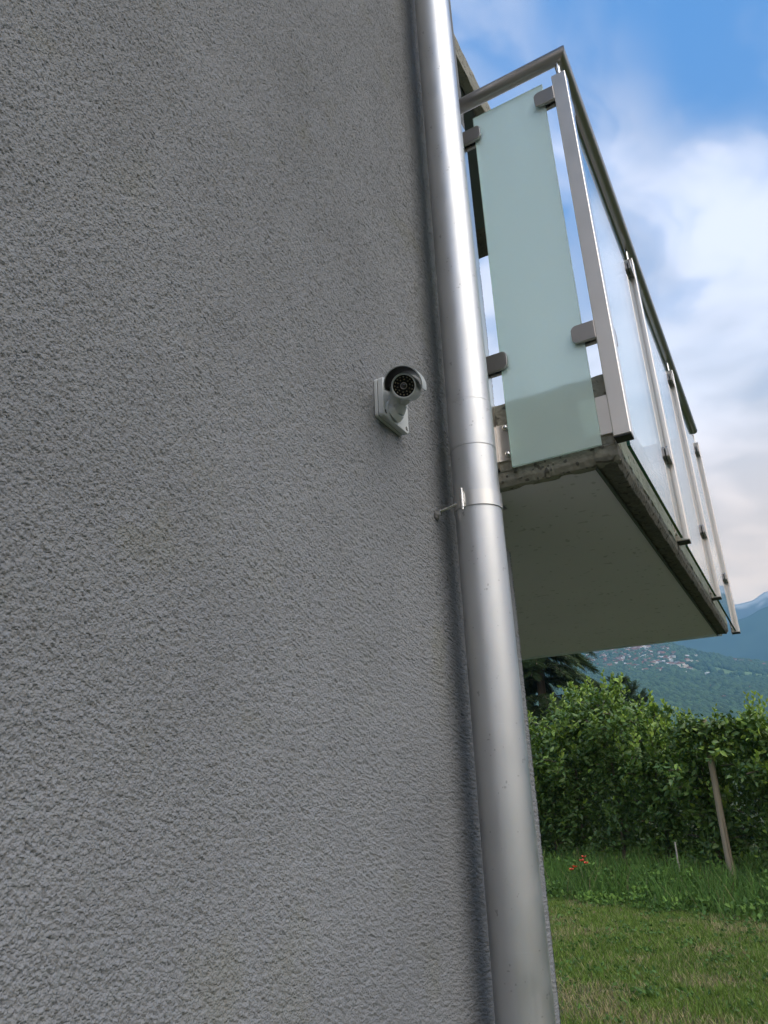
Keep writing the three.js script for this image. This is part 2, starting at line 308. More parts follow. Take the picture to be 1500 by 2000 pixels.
// ---------------------------------------------------------------- the downpipe
{
  const PX = -0.487, PZ = -1.278, r = 0.048;
  const pipe = thing('downpipe', 'tall satin metal downpipe running down the grey wall near its corner', 'drainpipe', [PX, 0, PZ]);
  const tube = (y0, y1, rad) => { const g = new THREE.CylinderGeometry(rad, rad, y1 - y0, 96, 1, true); g.translate(0, (y0 + y1) / 2, 0); const uv = g.attributes.uv; for (let i = 0; i < uv.count; i++) uv.setXY(i, uv.getX(i) * 1, (y0 + uv.getY(i) * (y1 - y0)) / 0.35); return g; };
  part(pipe, 'upper_pipe', tube(EYE + 0.7625, EYE + 3.718, r - 0.0006), pipeMat);
  part(pipe, 'pipe_socket', mergeGeometries([tube(EYE + 0.656, EYE + 0.760, r + 0.0003), new THREE.TorusGeometry(r - 0.0012, 0.0016, 8, 96).rotateX(Math.PI / 2).translate(0, EYE + 0.7605, 0)].map((g) => g.toNonIndexed())), pipeMat);
  part(pipe, 'pipe_seam', new THREE.TorusGeometry(r - 0.0010, 0.0013, 8, 96).rotateX(Math.PI / 2).translate(0, EYE + 0.655, 0), pipeMat);
  part(pipe, 'lower_pipe', tube(0.02, EYE + 0.654, r - 0.0003), pipeMat);
  const clampPart = part(pipe, 'pipe_clamp', mergeGeometries([tube(EYE + 0.519, EYE + 0.551, r + 0.0022), new THREE.RingGeometry(r - 0.001, r + 0.0022, 96).rotateX(Math.PI / 2).translate(0, EYE + 0.519, 0), new THREE.RingGeometry(r - 0.001, r + 0.0022, 96).rotateX(-Math.PI / 2).translate(0, EYE + 0.551, 0)].map((g) => g.toNonIndexed())), bandMat);
  // hinge bolt on the side of the clamp that faces along the wall
  const q = new THREE.Vector3(-0.17, 0, 1).normalize().multiplyScalar(r + 0.004);
  const qx = q.x - 0.004, qz = q.z;
  part(clampPart, 'hinge', mergeGeometries([cyl([qx, EYE + 0.517, qz], [qx, EYE + 0.549, qz], 0.0042, 0.0042, 14), box(qx - 0.001, qx + 0.006, EYE + 0.524, EYE + 0.546, qz - 0.005, qz + 0.001, 0.001)].map((g) => { g = g.index ? g.toNonIndexed() : g; return g; })), boltMat);
  part(clampPart, 'bolt', cyl([qx, EYE + 0.512, qz], [qx, EYE + 0.558, qz], 0.0033, 0.0030, 8), boltMat);
  const arm = part(pipe, 'wall_bracket', mergeGeometries([cyl([-0.030, EYE + 0.532, 0.038], [WX - PX - 0.01, EYE + 0.518, 0.045], 0.0034, 0.0034, 10), cyl([WX - PX + 0.012, EYE + 0.5195, 0.0442], [WX - PX + 0.003, EYE + 0.518, 0.0446], 0.0062, 0.0062, 6)].map((g) => g.toNonIndexed())), boltMat);
  part(arm, 'wall_plug', roughen(new THREE.IcosahedronGeometry(0.010, 3).scale(0.5, 1, 1).translate(WX - PX + 0.001, EYE + 0.513, 0.045), 0.003, 90), std([0.16, 0.155, 0.15], 0.95));
}

// ---------------------------------------------------------------- balcony railing
{
  const rail = thing('balcony_railing', 'stainless steel balcony railing with frosted side pane and clear front panes', 'railing');
  const FX0 = -0.2355, FX1 = -0.1965, YB = EYE + 0.715, YT = EYE + 1.852;
  const posts = [-1.510, -2.405, -3.33, -4.26], T = 0.040;
  const postGeo = (x0, x1, z0, z1, yb, yt) => box(x0, x1, yb, yt, z0, z1, 0.0025);
  function post(x0, x1, zc, t, label) {
    const z0 = zc - t / 2, z1 = zc + t / 2, p = part(rail, 'post', metreUV(postGeo(x0, x1, z0, z1, YB, YT)), steelMat, null, label);
    part(p, 'end_cap', box(x0 + 0.0006, x1 - 0.0006, YB - 0.0045, YB - 0.0002, z0 + 0.0006, z1 - 0.0006, 0.0015), blackPlastic);
    part(p, 'pin', cyl([(x0 + x1) / 2, YT + 0.0002, zc], [(x0 + x1) / 2, YT + 0.062, zc], 0.0062, 0.0062, 14), boltMat);
    return p;
  }
  posts.forEach((z, i) => post(FX0, FX1, i ? z : z - 0.004, i ? T : 0.036));
  post(-0.553, -0.514, -1.514, 0.036, 'post against the house wall');
  // handrail: short run to the corner, then the long run
  const RY = EYE + 1.931, RX = -0.207, rr = 0.0212;
  const runs = [cyl([-0.556, RY, -1.512], [RX + rr * 0.99, RY, -1.512], rr, rr, 28, true), cyl([RX, RY, -1.512 + rr * 0.99], [RX, RY, -4.245], rr, rr, 28)];
  // trims the two runs to a mitre at the corner
  const m1 = (g, f) => { const p = g.attributes.position; for (let i = 0; i < p.count; i++) f(p, i); g.computeVertexNormals(); return g; };
  m1(runs[0], (p, i) => { if (p.getX(i) > -0.3) p.setX(i, RX + (p.getZ(i) + 1.512)); });
  m1(runs[1], (p, i) => { if (p.getZ(i) > -2) p.setZ(i, -1.512 + (p.getX(i) - RX)); });
  part(rail, 'handrail', metreUV(runs[0]), steelDark); part(rail, 'handrail', metreUV(runs[1]), steelDark);
  // frosted side pane
  const pane = part(rail, 'frosted_glass_pane', box(-0.477, -0.2655, EYE + 0.7085, EYE + 1.853, -1.516, -1.508, 0.0012), frosted);
  part(pane, 'pane_edge', mergeGeometries([box(-0.477, -0.2655, EYE + 1.8532, EYE + 1.8544, -1.516, -1.508, 0), box(-0.4785, -0.4772, EYE + 0.7085, EYE + 1.853, -1.516, -1.508, 0)].map((g) => g.toNonIndexed())), frostEdge);
  // clamps: rounded at the free end, dark gasket within
  function clampGeo(w, h, d, dir) {                 // extends along dir * x from 0 to w
    const s = new THREE.Shape(), r = 0.012; s.moveTo(0, -h / 2); s.lineTo(w - r, -h / 2); s.absarc(w - r, -h / 2 + r, r, -Math.PI / 2, 0); s.lineTo(w, h / 2 - r); s.absarc(w - r, h / 2 - r, r, 0, Math.PI / 2); s.lineTo(0, h / 2); s.closePath();
    const e = new THREE.ExtrudeGeometry(s, { depth: d - 0.003, bevelEnabled: true, bevelThickness: 0.0015, bevelSize: 0.0015, bevelSegments: 2, curveSegments: 8 }); e.translate(0, 0, -d / 2 + 0.0015);
    if (dir < 0) e.rotateY(Math.PI); return e;
  }
  function clamp2(x, y, z, dir, axis) {              // two jaws either side of the pane, gasket between
    const jaw = clampGeo(0.054, 0.046, 0.010, dir), gs = [jaw.clone().translate(0, 0, 0.0105), jaw.clone().translate(0, 0, -0.0105)];
    const g = mergeGeometries(gs.map((q) => q.index ? q.toNonIndexed() : q)), gk = clampGeo(0.047, 0.040, 0.0105, dir), web = box(dir > 0 ? 0 : -0.018, dir > 0 ? 0.018 : 0, -0.0215, 0.0215, -0.012, 0.012, 0.001);
    const body = mergeGeometries([g, web].map((q) => q.index ? q.toNonIndexed() : q));
    if (axis === 'z') { body.rotateY(Math.PI / 2); gk.rotateY(Math.PI / 2); }
    const m = part(rail, 'glass_clamp', metreUV(body.translate(x, y, z)), steelDark);
    part(m, 'gasket', gk.translate(x, y, z), rubber);
  }
  for (const y of [1.783, 1.0]) { clamp2(-0.513, EYE + y, -1.512, 1); clamp2(-0.2365, EYE + (y > 1.5 ? 1.793 : 1.004), -1.512, -1); }
  part(rail, 'frosted_glass_pane', box(-1.42, -0.27, EYE + 0.667, EYE + 1.80, -4.0145, -4.0055, 0.001), endPane, null, 'white frosted pane at the far end');
  // front panes between the posts, each held by four clamps
  for (let i = 0; i < 3; i++) {
    const za = posts[i] - (i ? 0.055 : 0.055), zb = posts[i + 1] + 0.05;
    const g = part(rail, 'clear_glass_pane', box(-0.220, -0.212, EYE + 0.716, EYE + 1.842, zb, za, 0), clearGlass);
    part(g, 'pane_edge', mergeGeometries([box(-0.2198, -0.2122, EYE + 0.7145, EYE + 0.7159, zb, za, 0), box(-0.2198, -0.2122, EYE + 1.8421, EYE + 1.8433, zb, za, 0), box(-0.2198, -0.2122, EYE + 0.716, EYE + 1.842, za + 0.0002, za + 0.0014, 0), box(-0.2198, -0.2122, EYE + 0.716, EYE + 1.842, zb - 0.0014, zb - 0.0002, 0)].map((q) => q.toNonIndexed())), glassEdge);
    for (const y of [1.785, 1.01]) { clamp2(-0.216, EYE + y, posts[i] - 0.0205, 1, 'z'); clamp2(-0.216, EYE + y, posts[i + 1] + 0.0205, -1, 'z'); }
  }
  // fixing plates on the slab edge, with bolts
  const plateA = part(rail, 'fixing_plate', metreUV(box(-0.514, -0.452, EYE + 0.734, EYE + 0.832, -1.5255, -1.5195, 0.001)), steelMat);
  for (const y of [0.818, 0.746]) part(plateA, 'bolt', mergeGeometries([cyl([-0.487, EYE + y, -1.519], [-0.487, EYE + y, -1.512], 0.0085, 0.0085, 6), new THREE.SphereGeometry(0.0068, 14, 8).scale(1, 1, 0.8).translate(-0.487, EYE + y, -1.5105)].map((g) => g.toNonIndexed())), boltMat);
  part(rail, 'fixing_plate', metreUV(box(-0.305, -0.237, EYE + 0.736, EYE + 0.835, -1.5255, -1.5195, 0.001)), steelMat);
  for (const z of posts.slice(1)) {
    const pl = part(rail, 'fixing_plate', metreUV(box(-0.2372, -0.2358, EYE + 0.708, EYE + 0.83, z - 0.014, z + 0.05, 0)), steelDark);
    for (const y of [0.735, 0.80]) part(pl, 'bolt', cyl([-0.2355, EYE + y, z + 0.036], [-0.2285, EYE + y, z + 0.036], 0.007, 0.007, 6), boltMat);
  }
}

// ---------------------------------------------------------------- the security camera on the wall
{
  const white = std([0.56, 0.58, 0.58], 0.32), white2 = std([0.46, 0.48, 0.49], 0.34), inside = std([0.02, 0.022, 0.025], 0.5);
  const cam = thing('security_camera', 'small white bullet security camera on a square wall plate, pointing at the viewer', 'security camera', [WX, EYE + 0.674, -1.045]);
  const P = (x, y, z) => [x - WX, y - 0.674, z + 1.045];                 // camera-level coordinates to the plate's
  const roundedPlate = (w, h, d, r) => { const s = new THREE.Shape(); s.moveTo(-w / 2 + r, -h / 2); s.lineTo(w / 2 - r, -h / 2); s.absarc(w / 2 - r, -h / 2 + r, r, -Math.PI / 2, 0); s.lineTo(w / 2, h / 2 - r); s.absarc(w / 2 - r, h / 2 - r, r, 0, Math.PI / 2); s.lineTo(-w / 2 + r, h / 2); s.absarc(-w / 2 + r, h / 2 - r, r, Math.PI / 2, Math.PI); s.lineTo(-w / 2, -h / 2 + r); s.absarc(-w / 2 + r, -h / 2 + r, r, Math.PI, Math.PI * 1.5); const e = new THREE.ExtrudeGeometry(s, { depth: d - 0.002, bevelEnabled: true, bevelSize: 0.001, bevelThickness: 0.001, bevelSegments: 2, curveSegments: 6 }); e.translate(0, 0, 0.001); e.rotateY(Math.PI / 2); return e; };
  const back = part(cam, 'mounting_box', roundedPlate(0.096, 0.079, 0.0065, 0.006), white);
  part(back, 'gasket', roundedPlate(0.092, 0.075, 0.0012, 0.006), rubber, [0.0066, 0, 0]);
  const lid = part(cam, 'front_plate', roundedPlate(0.096, 0.079, 0.011, 0.006), white, [0.0079, 0, 0]);
  for (const [y, z] of [[-0.031, 0.040], [-0.031, -0.040], [0.031, 0.040], [0.031, -0.040]]) {
    part(lid, 'screw_recess', new THREE.CylinderGeometry(0.0042, 0.0042, 0.0006, 14).rotateZ(Math.PI / 2), rubber, [0.0113, y, z]);
    part(lid, 'screw', new THREE.CylinderGeometry(0.0026, 0.0026, 0.0012, 10).rotateZ(Math.PI / 2), boltMat, [0.0120, y, z]);
  }
  // housing: lathe along its own axis, front towards +z
  const F = new THREE.Vector3(...P(-0.490, 0.664, -0.975)), dirF = new THREE.Vector3(0.0228, -0.0372, 0.0735).normalize();
  const zAx = dirF, xAx = new THREE.Vector3(0.867, -0.12, -0.497).cross(zAx).cross(zAx).multiplyScalar(-1).normalize(), yAx = zAx.clone().cross(xAx);
  const M = new THREE.Matrix4().makeBasis(xAx, yAx, zAx).setPosition(F);
  const lathe = (pts, seg = 48) => new THREE.LatheGeometry(pts.map(([a, b]) => new THREE.Vector2(a, b)), seg).rotateX(Math.PI / 2).applyMatrix4(M);
  const body = part(cam, 'housing', lathe([[0, -0.088], [0.018, -0.088], [0.0222, -0.084], [0.0228, -0.050], [0.0232, -0.004], [0.0228, -0.001], [0.0218, 0], [0.0200, 0], [0.0195, -0.0012], [0.0193, -0.003]]), white);
  const win = part(body, 'front_window', lathe([[0, -0.0022], [0.0194, -0.0022]]), new THREE.MeshPhysicalMaterial({ color: new THREE.Color(0.006, 0.006, 0.007), roughness: 0.12, specularIntensity: 0.5 }));
  part(body, 'lens', mergeGeometries([lathe([[0.0046, -0.0020], [0.0048, -0.0004], [0.0060, -0.0004], [0.0063, -0.0020]], 32)].map((g) => g.toNonIndexed())), std([0.30, 0.27, 0.26], 0.35, { metalness: 0.4 }));
  part(body, 'lens', new THREE.SphereGeometry(0.0044, 20, 10, 0, Math.PI * 2, 0, Math.PI / 2).scale(1, 0.35, 1).rotateX(Math.PI / 2).translate(0, 0, -0.0020).applyMatrix4(M), new THREE.MeshPhysicalMaterial({ color: new THREE.Color(0.01, 0.01, 0.015), roughness: 0.04, clearcoat: 1 }));
  const led = std([0.20, 0.18, 0.13], 0.10, { metalness: 0.5 });
  const ledGeo = new THREE.SphereGeometry(0.00155, 10, 6, 0, Math.PI * 2, 0, Math.PI / 2).rotateX(Math.PI / 2);
  for (const [n, r0, off] of [[16, 0.0160, 0.1], [10, 0.0112, 0.3]]) for (let i = 0; i < n; i++) {
    const a = off + i / n * Math.PI * 2; part(body, 'infrared_lamp', ledGeo.clone().translate(Math.cos(a) * r0, Math.sin(a) * r0, -0.0020).applyMatrix4(M), led);
  }
  // hood: half shell round the top, standing out past the window
  {
    const a0 = -4 * DEG, a1 = 196 * DEG, N = 40, L = [-0.080, -0.055, -0.03, 0.004, 0.016], pos = [], idx = [];
    const rad = (k, inner) => (0.0345 - (inner ? 0.0016 : 0)) - (k === 0 ? 0.006 : 0);
    for (const inner of [0, 1]) for (let k = 0; k < L.length; k++) for (let i = 0; i <= N; i++) { const t = lerp(a0, a1, i / N), rr = rad(k, inner); pos.push(Math.cos(t) * rr, Math.sin(t) * rr, L[k] - (k === 4 ? 0.010 * Math.pow(Math.abs(i / N - 0.5) * 2, 3) : 0)); }
    const at = (s, k, i) => (s * L.length + k) * (N + 1) + i;
    for (let s = 0; s < 2; s++) for (let k = 0; k < L.length - 1; k++) for (let i = 0; i < N; i++) { const [a, b, c, d] = [at(s, k, i), at(s, k, i + 1), at(s, k + 1, i), at(s, k + 1, i + 1)]; s ? idx.push(a, b, c, b, d, c) : idx.push(a, c, b, b, c, d); }
    for (let i = 0; i < N; i++) for (const k of [0, L.length - 1]) idx.push(at(0, k, i), at(0, k, i + 1), at(1, k, i), at(0, k, i + 1), at(1, k, i + 1), at(1, k, i));
    for (let k = 0; k < L.length - 1; k++) for (const i of [0, N]) idx.push(at(0, k, i), at(0, k + 1, i), at(1, k, i), at(0, k + 1, i), at(1, k + 1, i), at(1, k, i));
    let g = new THREE.BufferGeometry(); g.setAttribute('position', new THREE.Float32BufferAttribute(pos, 3)); g.setIndex(idx); g = g.toNonIndexed(); g.computeVertexNormals(); g.applyMatrix4(M);
    const hood = part(cam, 'sun_hood', g, white2);
    // dark lining
    const ln = []; const li = [];
    for (let k = 0; k < 2; k++) for (let i = 0; i <= N; i++) { const t = lerp(a0 + 0.03, a1 - 0.03, i / N); ln.push(Math.cos(t) * 0.0322, Math.sin(t) * 0.0322, k ? 0.0135 - 0.010 * Math.pow(Math.abs(i / N - 0.5) * 2, 3) : -0.07); }
    for (let i = 0; i < N; i++) li.push(i, i + 1, N + 1 + i, i + 1, N + 2 + i, N + 1 + i);
    const lg = new THREE.BufferGeometry(); lg.setAttribute('position', new THREE.Float32BufferAttribute(ln, 3)); lg.setIndex(li); lg.computeVertexNormals(); lg.applyMatrix4(M);
    part(hood, 'lining', lg, inside);
  }
  // mount: flange on the plate, dome, knurled collar, neck up to the housing
  const base = new THREE.Vector3(0.0190, -0.024, 0.018), mid = F.clone().addScaledVector(zAx, -0.045).addScaledVector(yAx, -0.018), ax = mid.clone().sub(base).normalize();
  const along = (t) => base.clone().addScaledVector(ax, t).toArray(), len = mid.distanceTo(base);
  const flat = (o, r0, r1, a, b, seg = 36) => cyl(o.clone().addScaledVector(ax, a).toArray(), o.clone().addScaledVector(ax, b).toArray(), r0, r1, seg);
  const n = new THREE.Vector3(1, 0, 0);
  const mount = part(cam, 'mount', mergeGeometries([cyl(base.toArray(), base.clone().addScaledVector(n, 0.005).toArray(), 0.0235, 0.0225, 40), cyl(base.clone().addScaledVector(n, 0.005).toArray(), base.clone().addScaledVector(n, 0.010).addScaledVector(ax, 0.006).toArray(), 0.0215, 0.0165, 40)].map((g) => g.toNonIndexed())), white);
  part(mount, 'collar', cyl(base.clone().addScaledVector(n, 0.009).addScaledVector(ax, 0.003).toArray(), along(len * 0.62), 0.0160, 0.0130, 16), white2);
  part(mount, 'neck', cyl(along(len * 0.60), mid.toArray(), 0.0092, 0.0105, 24), white2);
  // upright arm of the bracket with its screw, to the left of the housing
  const armA = base.clone().addScaledVector(n, 0.008).add(new THREE.Vector3(0, 0.004, -0.004)), armB = F.clone().addScaledVector(zAx, -0.046).addScaledVector(xAx, -0.019);
  part(cam, 'bracket_arm', cyl(armA.toArray(), armB.toArray(), 0.0168, 0.0140, 32), white);
  const sc = armA.clone().lerp(armB, 0.75).add(new THREE.Vector3(0.004, 0.002, 0.0145));
  part(cam, 'screw', cyl(sc.toArray(), sc.clone().add(new THREE.Vector3(0.001, -0.001, 0.003)).toArray(), 0.0030, 0.0026, 12), boltMat);
}

// ---------------------------------------------------------------- leaves and grass
function leafGeo(L, W, fold, droop) {               // eight triangles: pointed, folded along its midrib, tip drooping; root at 0, along +y, face +z
  const rows = [[0, 0], [0.3, 1], [0.65, 0.85], [1, 0]], pos = [], idx = [];
  rows.forEach(([t, w]) => { const y = t * L, z = -droop * L * t * t; pos.push(-w * W / 2, y, z + fold * w * W, 0, y, z, w * W / 2, y, z + fold * w * W); });
  for (let i = 0; i < 3; i++) for (let k = 0; k < 2; k++) { const a = i * 3 + k; idx.push(a, a + 1, a + 3, a + 1, a + 4, a + 3); }
  const g = new THREE.BufferGeometry(); g.setAttribute('position', new THREE.Float32BufferAttribute(pos, 3)); g.setIndex(idx); g.computeVertexNormals(); return g;
}
const leafMat = new THREE.MeshPhysicalMaterial({ color: 0xffffff, roughness: 0.42, transmission: 0.36, thickness: 0, side: THREE.DoubleSide, specularIntensity: 0.8 });
const grassMat = new THREE.MeshPhysicalMaterial({ color: 0xffffff, roughness: 0.7, transmission: 0.3, thickness: 0, side: THREE.DoubleSide, specularIntensity: 0.5 });
function instanced(parent, name, geo, mat, list) {   // list of [Matrix4, [r, g, b]]
  const m = new THREE.InstancedMesh(geo, mat, list.length); m.name = name; const c = new THREE.Color();
  list.forEach(([M, col], i) => { m.setMatrixAt(i, M); m.setColorAt(i, c.setRGB(...col)); });
  m.castShadow = m.receiveShadow = true; m.userData.kind = 'stuff'; parent.add(m); return m;
}
const Q = new THREE.Quaternion(), E3 = new THREE.Euler(), V3 = new THREE.Vector3(), S3 = new THREE.Vector3();
const mat4 = (p, q, s) => new THREE.Matrix4().compose(p, q, S3.set(s, s, s));
function aimed(dir, roll) {                          // turns +y to dir, then rolls about it
  const q = new THREE.Quaternion().setFromUnitVectors(new THREE.Vector3(0, 1, 0), dir.clone().normalize());
  return q.multiply(new THREE.Quaternion().setFromAxisAngle(new THREE.Vector3(0, 1, 0), roll));
}
const barkTint = dataTex(256, (u, v) => { const k = lerp(0.6, 1.3, fbm(u * 24, v * 6, 4, 24, 3)); return [lin(0.15 * k), lin(0.115 * k), lin(0.085 * k)]; }, true, 1);
const barkMat = new THREE.MeshStandardMaterial({ map: barkTint, roughness: 0.95 });

// row of fruit trees: from the right end to the left end, on the ground
const rowA = new THREE.Vector3(-1.02, 0, -13.3), rowB = new THREE.Vector3(-4.85, 0, -14.85);
const rowDir = rowB.clone().sub(rowA).normalize(), rowSide = new THREE.Vector3(-rowDir.z, 0, rowDir.x);   // towards the lawn or away, see below
if (rowSide.z < 0) rowSide.multiplyScalar(-1);
const leafA = leafGeo(0.115, 0.052, 0.18, 0.30);
function fruitTree(name, label, base, H, wid, dep, nLeaf, seed, group, over) {
  const r = rng(seed), t = thing(name, label, 'fruit tree', base.toArray(), group);
  // trunk with a slight wander and limbs
  const limbs = [], top = new THREE.Vector3((r() - 0.5) * 0.2, H * 0.86, (r() - 0.5) * 0.2);
  const spine = new THREE.CatmullRomCurve3([new THREE.Vector3(0, -0.05, 0), new THREE.Vector3((r() - 0.5) * 0.12, H * 0.3, (r() - 0.5) * 0.12), new THREE.Vector3((r() - 0.5) * 0.15, H * 0.6, (r() - 0.5) * 0.15), top]);
  const tg = new THREE.TubeGeometry(spine, 14, 0.036, 8); { const p = tg.attributes.position; for (let i = 0; i < p.count; i++) { const c = spine.getPoint(clamp(p.getY(i) / top.y)); const k = lerp(1.15, 0.3, clamp(p.getY(i) / top.y)); p.setXYZ(i, c.x + (p.getX(i) - c.x) * k, p.getY(i), c.z + (p.getZ(i) - c.z) * k); } }
  const parts = [tg.toNonIndexed()];
  const list = [];
  const nB = 54;
  const sunUp = new THREE.Vector3(0, 1, 0);
  for (let b = 0; b < nB; b++) {
    const f = lerp(0.14, 0.98, Math.pow((b + r()) / nB, 0.9)), s = spine.getPoint(f), a = b * 2.4 + r() * 0.8;
    const reach = (0.45 + 0.8 * r()) * lerp(1.0, 0.66, f) * (f < 0.2 ? 0.7 : 1);
    const ex = s.clone().addScaledVector(rowDir, Math.cos(a) * wid * reach).addScaledVector(rowSide, Math.sin(a) * dep * reach); { const toLawn = Math.sin(a) > 0 && f > 0.5 ? 0.9 * sstep(0.5, 0.65, f) : 0; ex.addScaledVector(rowSide, Math.sin(a) * toLawn * reach); } ex.y += lerp(-0.02, 0.5, f) * H * 0.22 + (r() - 0.5) * 0.25;
    const midp = s.clone().lerp(ex, 0.5); midp.y += 0.10 + 0.05 * r();
    const curve = new THREE.QuadraticBezierCurve3(s, midp, ex);
    if (b % 2 === 0) parts.push(new THREE.TubeGeometry(curve, 5, 0.008, 5).toNonIndexed());
    limbs.push([curve, f]);
  }
  const perLimb = Math.floor(nLeaf * 0.80 / nB);
  for (const [c, f] of limbs) for (let k = 0; k < perLimb; k++) {
    const u = 0.18 + 0.86 * Math.pow(r(), 0.8), p = c.getPoint(Math.min(u, 1));
    const sp = 0.10 + 0.08 * u; p.x += (r() - 0.5) * 2 * sp; p.y += (r() - 0.5) * 2 * sp * 0.8; p.z += (r() - 0.5) * 2 * sp;
    if (p.y < 0.16) continue;
    const d = new THREE.Vector3((r() - 0.5) * 1.6, (r() - 0.55) * 1.3, (r() - 0.5) * 1.6).addScaledVector(rowSide, 0.35);
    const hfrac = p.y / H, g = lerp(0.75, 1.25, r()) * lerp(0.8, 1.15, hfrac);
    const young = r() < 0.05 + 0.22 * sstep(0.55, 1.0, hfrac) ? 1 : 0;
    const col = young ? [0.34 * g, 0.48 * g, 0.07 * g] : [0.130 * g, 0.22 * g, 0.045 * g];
    list.push([mat4(p, aimed(d, r() * 6.28), lerp(0.62, 1.2, r())), col]);
  }
  // boughs hanging out over the lawn
  for (const [wx, wy, wz, rad, n] of over ?? []) for (let k = 0; k < n; k++) {
    const p = new THREE.Vector3(wx - base.x + (r() + r() - 1) * rad, wy + (r() + r() - 1) * rad, wz - base.z + (r() + r() - 1) * rad * 0.5), g = lerp(0.8, 1.3, r());
    list.push([mat4(p, aimed(new THREE.Vector3((r() - 0.5) * 1.6, (r() - 0.65) * 1.2, (r() - 0.5) * 1.6 + 0.4), r() * 6.28), lerp(0.7, 1.2, r())), r() < 0.15 ? [0.26 * g, 0.38 * g, 0.05 * g] : [0.105 * g, 0.18 * g, 0.034 * g]]);
  }
  // upright young shoots, leaves set spirally up them
  const nS = 46, perShoot = 15, tw = [];
  for (let k = 0; k < nS; k++) {
    const [c, f] = limbs[Math.floor(lerp(nB * 0.30, nB, Math.pow(r(), 0.6)))] ?? limbs[nB - 1], s = c.getPoint(0.6 + 0.4 * r());
    const L = lerp(0.14, 0.68, Math.pow(r(), 1.7)) * lerp(0.7, 1.0, f), lean = new THREE.Vector3((r() - 0.5) * 1.1, 1, (r() - 0.5) * 1.1).normalize();
    parts.push(cyl(s.toArray(), s.clone().addScaledVector(lean, L).toArray(), 0.0045, 0.002, 4).toNonIndexed());
    for (let q = 0; q < perShoot; q++) {
      const u = (q + r() * 0.6) / perShoot, a = q * 2.4 + k, p = s.clone().addScaledVector(lean, L * u);
      const d = new THREE.Vector3(Math.cos(a), 0.55 + 0.9 * u, Math.sin(a)), g = lerp(0.8, 1.2, r());
      const young = sstep(0.1, 0.8, u);
      list.push([mat4(p, aimed(d, (r() - 0.5) * 0.6 + Math.PI * 0.0), lerp(1.15, 0.6, u) * lerp(0.75, 1.15, r())), [lerp(0.12, 0.34, young) * g, lerp(0.21, 0.48, young) * g, lerp(0.03, 0.06, young) * g]]);
    }
  }
  part(t, 'trunk', mergeGeometries(parts.map((g) => { const q = g.clone(); return q; })), barkMat);
  instanced(t, 'crown', leafA, leafMat, list);
  return t;
}
const rowAt = (s, back = 0) => rowA.clone().addScaledVector(rowDir, s).addScaledVector(rowSide, -back);
// [place along the row, height, label]
const ROW = [
  [-2.6, 2.7, 'bushy green fruit tree beyond the right end of the orchard row'],
  [-1.5, 2.75, 'green fruit tree at the right end of the front orchard row'],
  [-0.4, 2.62, 'fruit tree at the right edge of the picture, right of the bare wooden post'],
  [0.62, 2.3, 'lower fruit tree right behind the leaning wooden post'],
  [1.55, 3.0, 'fruit tree just left of the leaning wooden post'],
  [2.45, 3.5, 'tallest fruit tree with bright shoots in front of the dark conifers'],
  [3.2, 3.0, 'fruit tree just left of the tallest one in the orchard row'],
  [3.95, 2.6, 'fruit tree beside the red poppies, second from the downpipe'],
  [4.75, 2.45, 'fruit tree next to the house corner behind the red poppies'],
  [5.8, 2.6, 'fruit tree of the orchard row hidden behind the house corner'],
];
ROW.forEach(([s, H, label], i) => fruitTree('fruit_tree', label, rowAt(s), H, 0.74, 0.56, 4600, 100 + i, undefined, i === 3 ? [[-1.33, 2.22, -12.66, 0.30, 420], [-1.02, 2.30, -12.75, 0.34, 300]] : i === 4 ? [[-1.66, 2.30, -12.75, 0.34, 380]] : []));
for (let i = 0; i < 9; i++) fruitTree('fruit_tree', 'fruit tree in the second orchard row, behind the front row', rowAt(-2.2 + i * 1.05, 2.6), 2.5 + 0.25 * R(), 0.75, 0.55, 3000, 300 + i, 'fruit trees of the second orchard row');

// orchard posts
{
  const woodTint = dataTex(512, (u, v) => { const k = lerp(0.65, 1.25, fbm(u * 30, v * 3, 5, 30, 3)) * lerp(1, 0.45, sstep(0.66, 0.74, fbm(u * 14, v * 3, 3, 14, 8))); return [lin(0.36 * k), lin(0.29 * k), lin(0.20 * k)]; }, true, 1);
  const woodMat = new THREE.MeshStandardMaterial({ map: woodTint, bumpMap: woodTint, bumpScale: 0.004, roughness: 0.9 });
  function stake(label, x, z, H, r0, lean, seed) {
    const t = thing('wooden_post', label, 'post', [x, 0, z]), g = new THREE.CylinderGeometry(r0 * 0.86, r0, H, 18, 40); g.translate(0, H / 2 - 0.1, 0);
    const p = g.attributes.position; for (let i = 0; i < p.count; i++) { const y = p.getY(i), a = Math.atan2(p.getZ(i), p.getX(i)), k = 1 + 0.10 * (fbm3(Math.cos(a) * 1.3 + seed, y * 2.6, Math.sin(a) * 1.3, 3) - 0.5) + 0.16 * sstep(0.035, 0, Math.abs(((y + seed) % 0.52) - 0.2)) * (Math.cos(a - seed) > 0.3 ? 1 : 0.2); p.setX(i, p.getX(i) * k + lean * y); p.setZ(i, p.getZ(i) * k); }
    g.computeVertexNormals(); part(t, 'shaft', g, woodMat); return t;
  }
  const p0 = new THREE.Vector3(-Math.sin(6.34 * DEG) * 12.9, 0, -Math.cos(6.34 * DEG) * 12.9);
  stake('weathered round wooden post leaning among the fruit trees', p0.x, p0.z, 2.6, 0.054, 0.012, 3);
  const st = thing('thin_stake', 'thin pale stake standing in the weeds left of the wooden post', 'stake', [-Math.sin(9.55 * DEG) * 12.6, 0, -Math.cos(9.55 * DEG) * 12.6]);
  part(st, 'rod', cyl([0, -0.1, 0], [0.01, 0.74, 0.0], 0.014, 0.012, 10), std([0.42, 0.38, 0.33], 0.7));
}

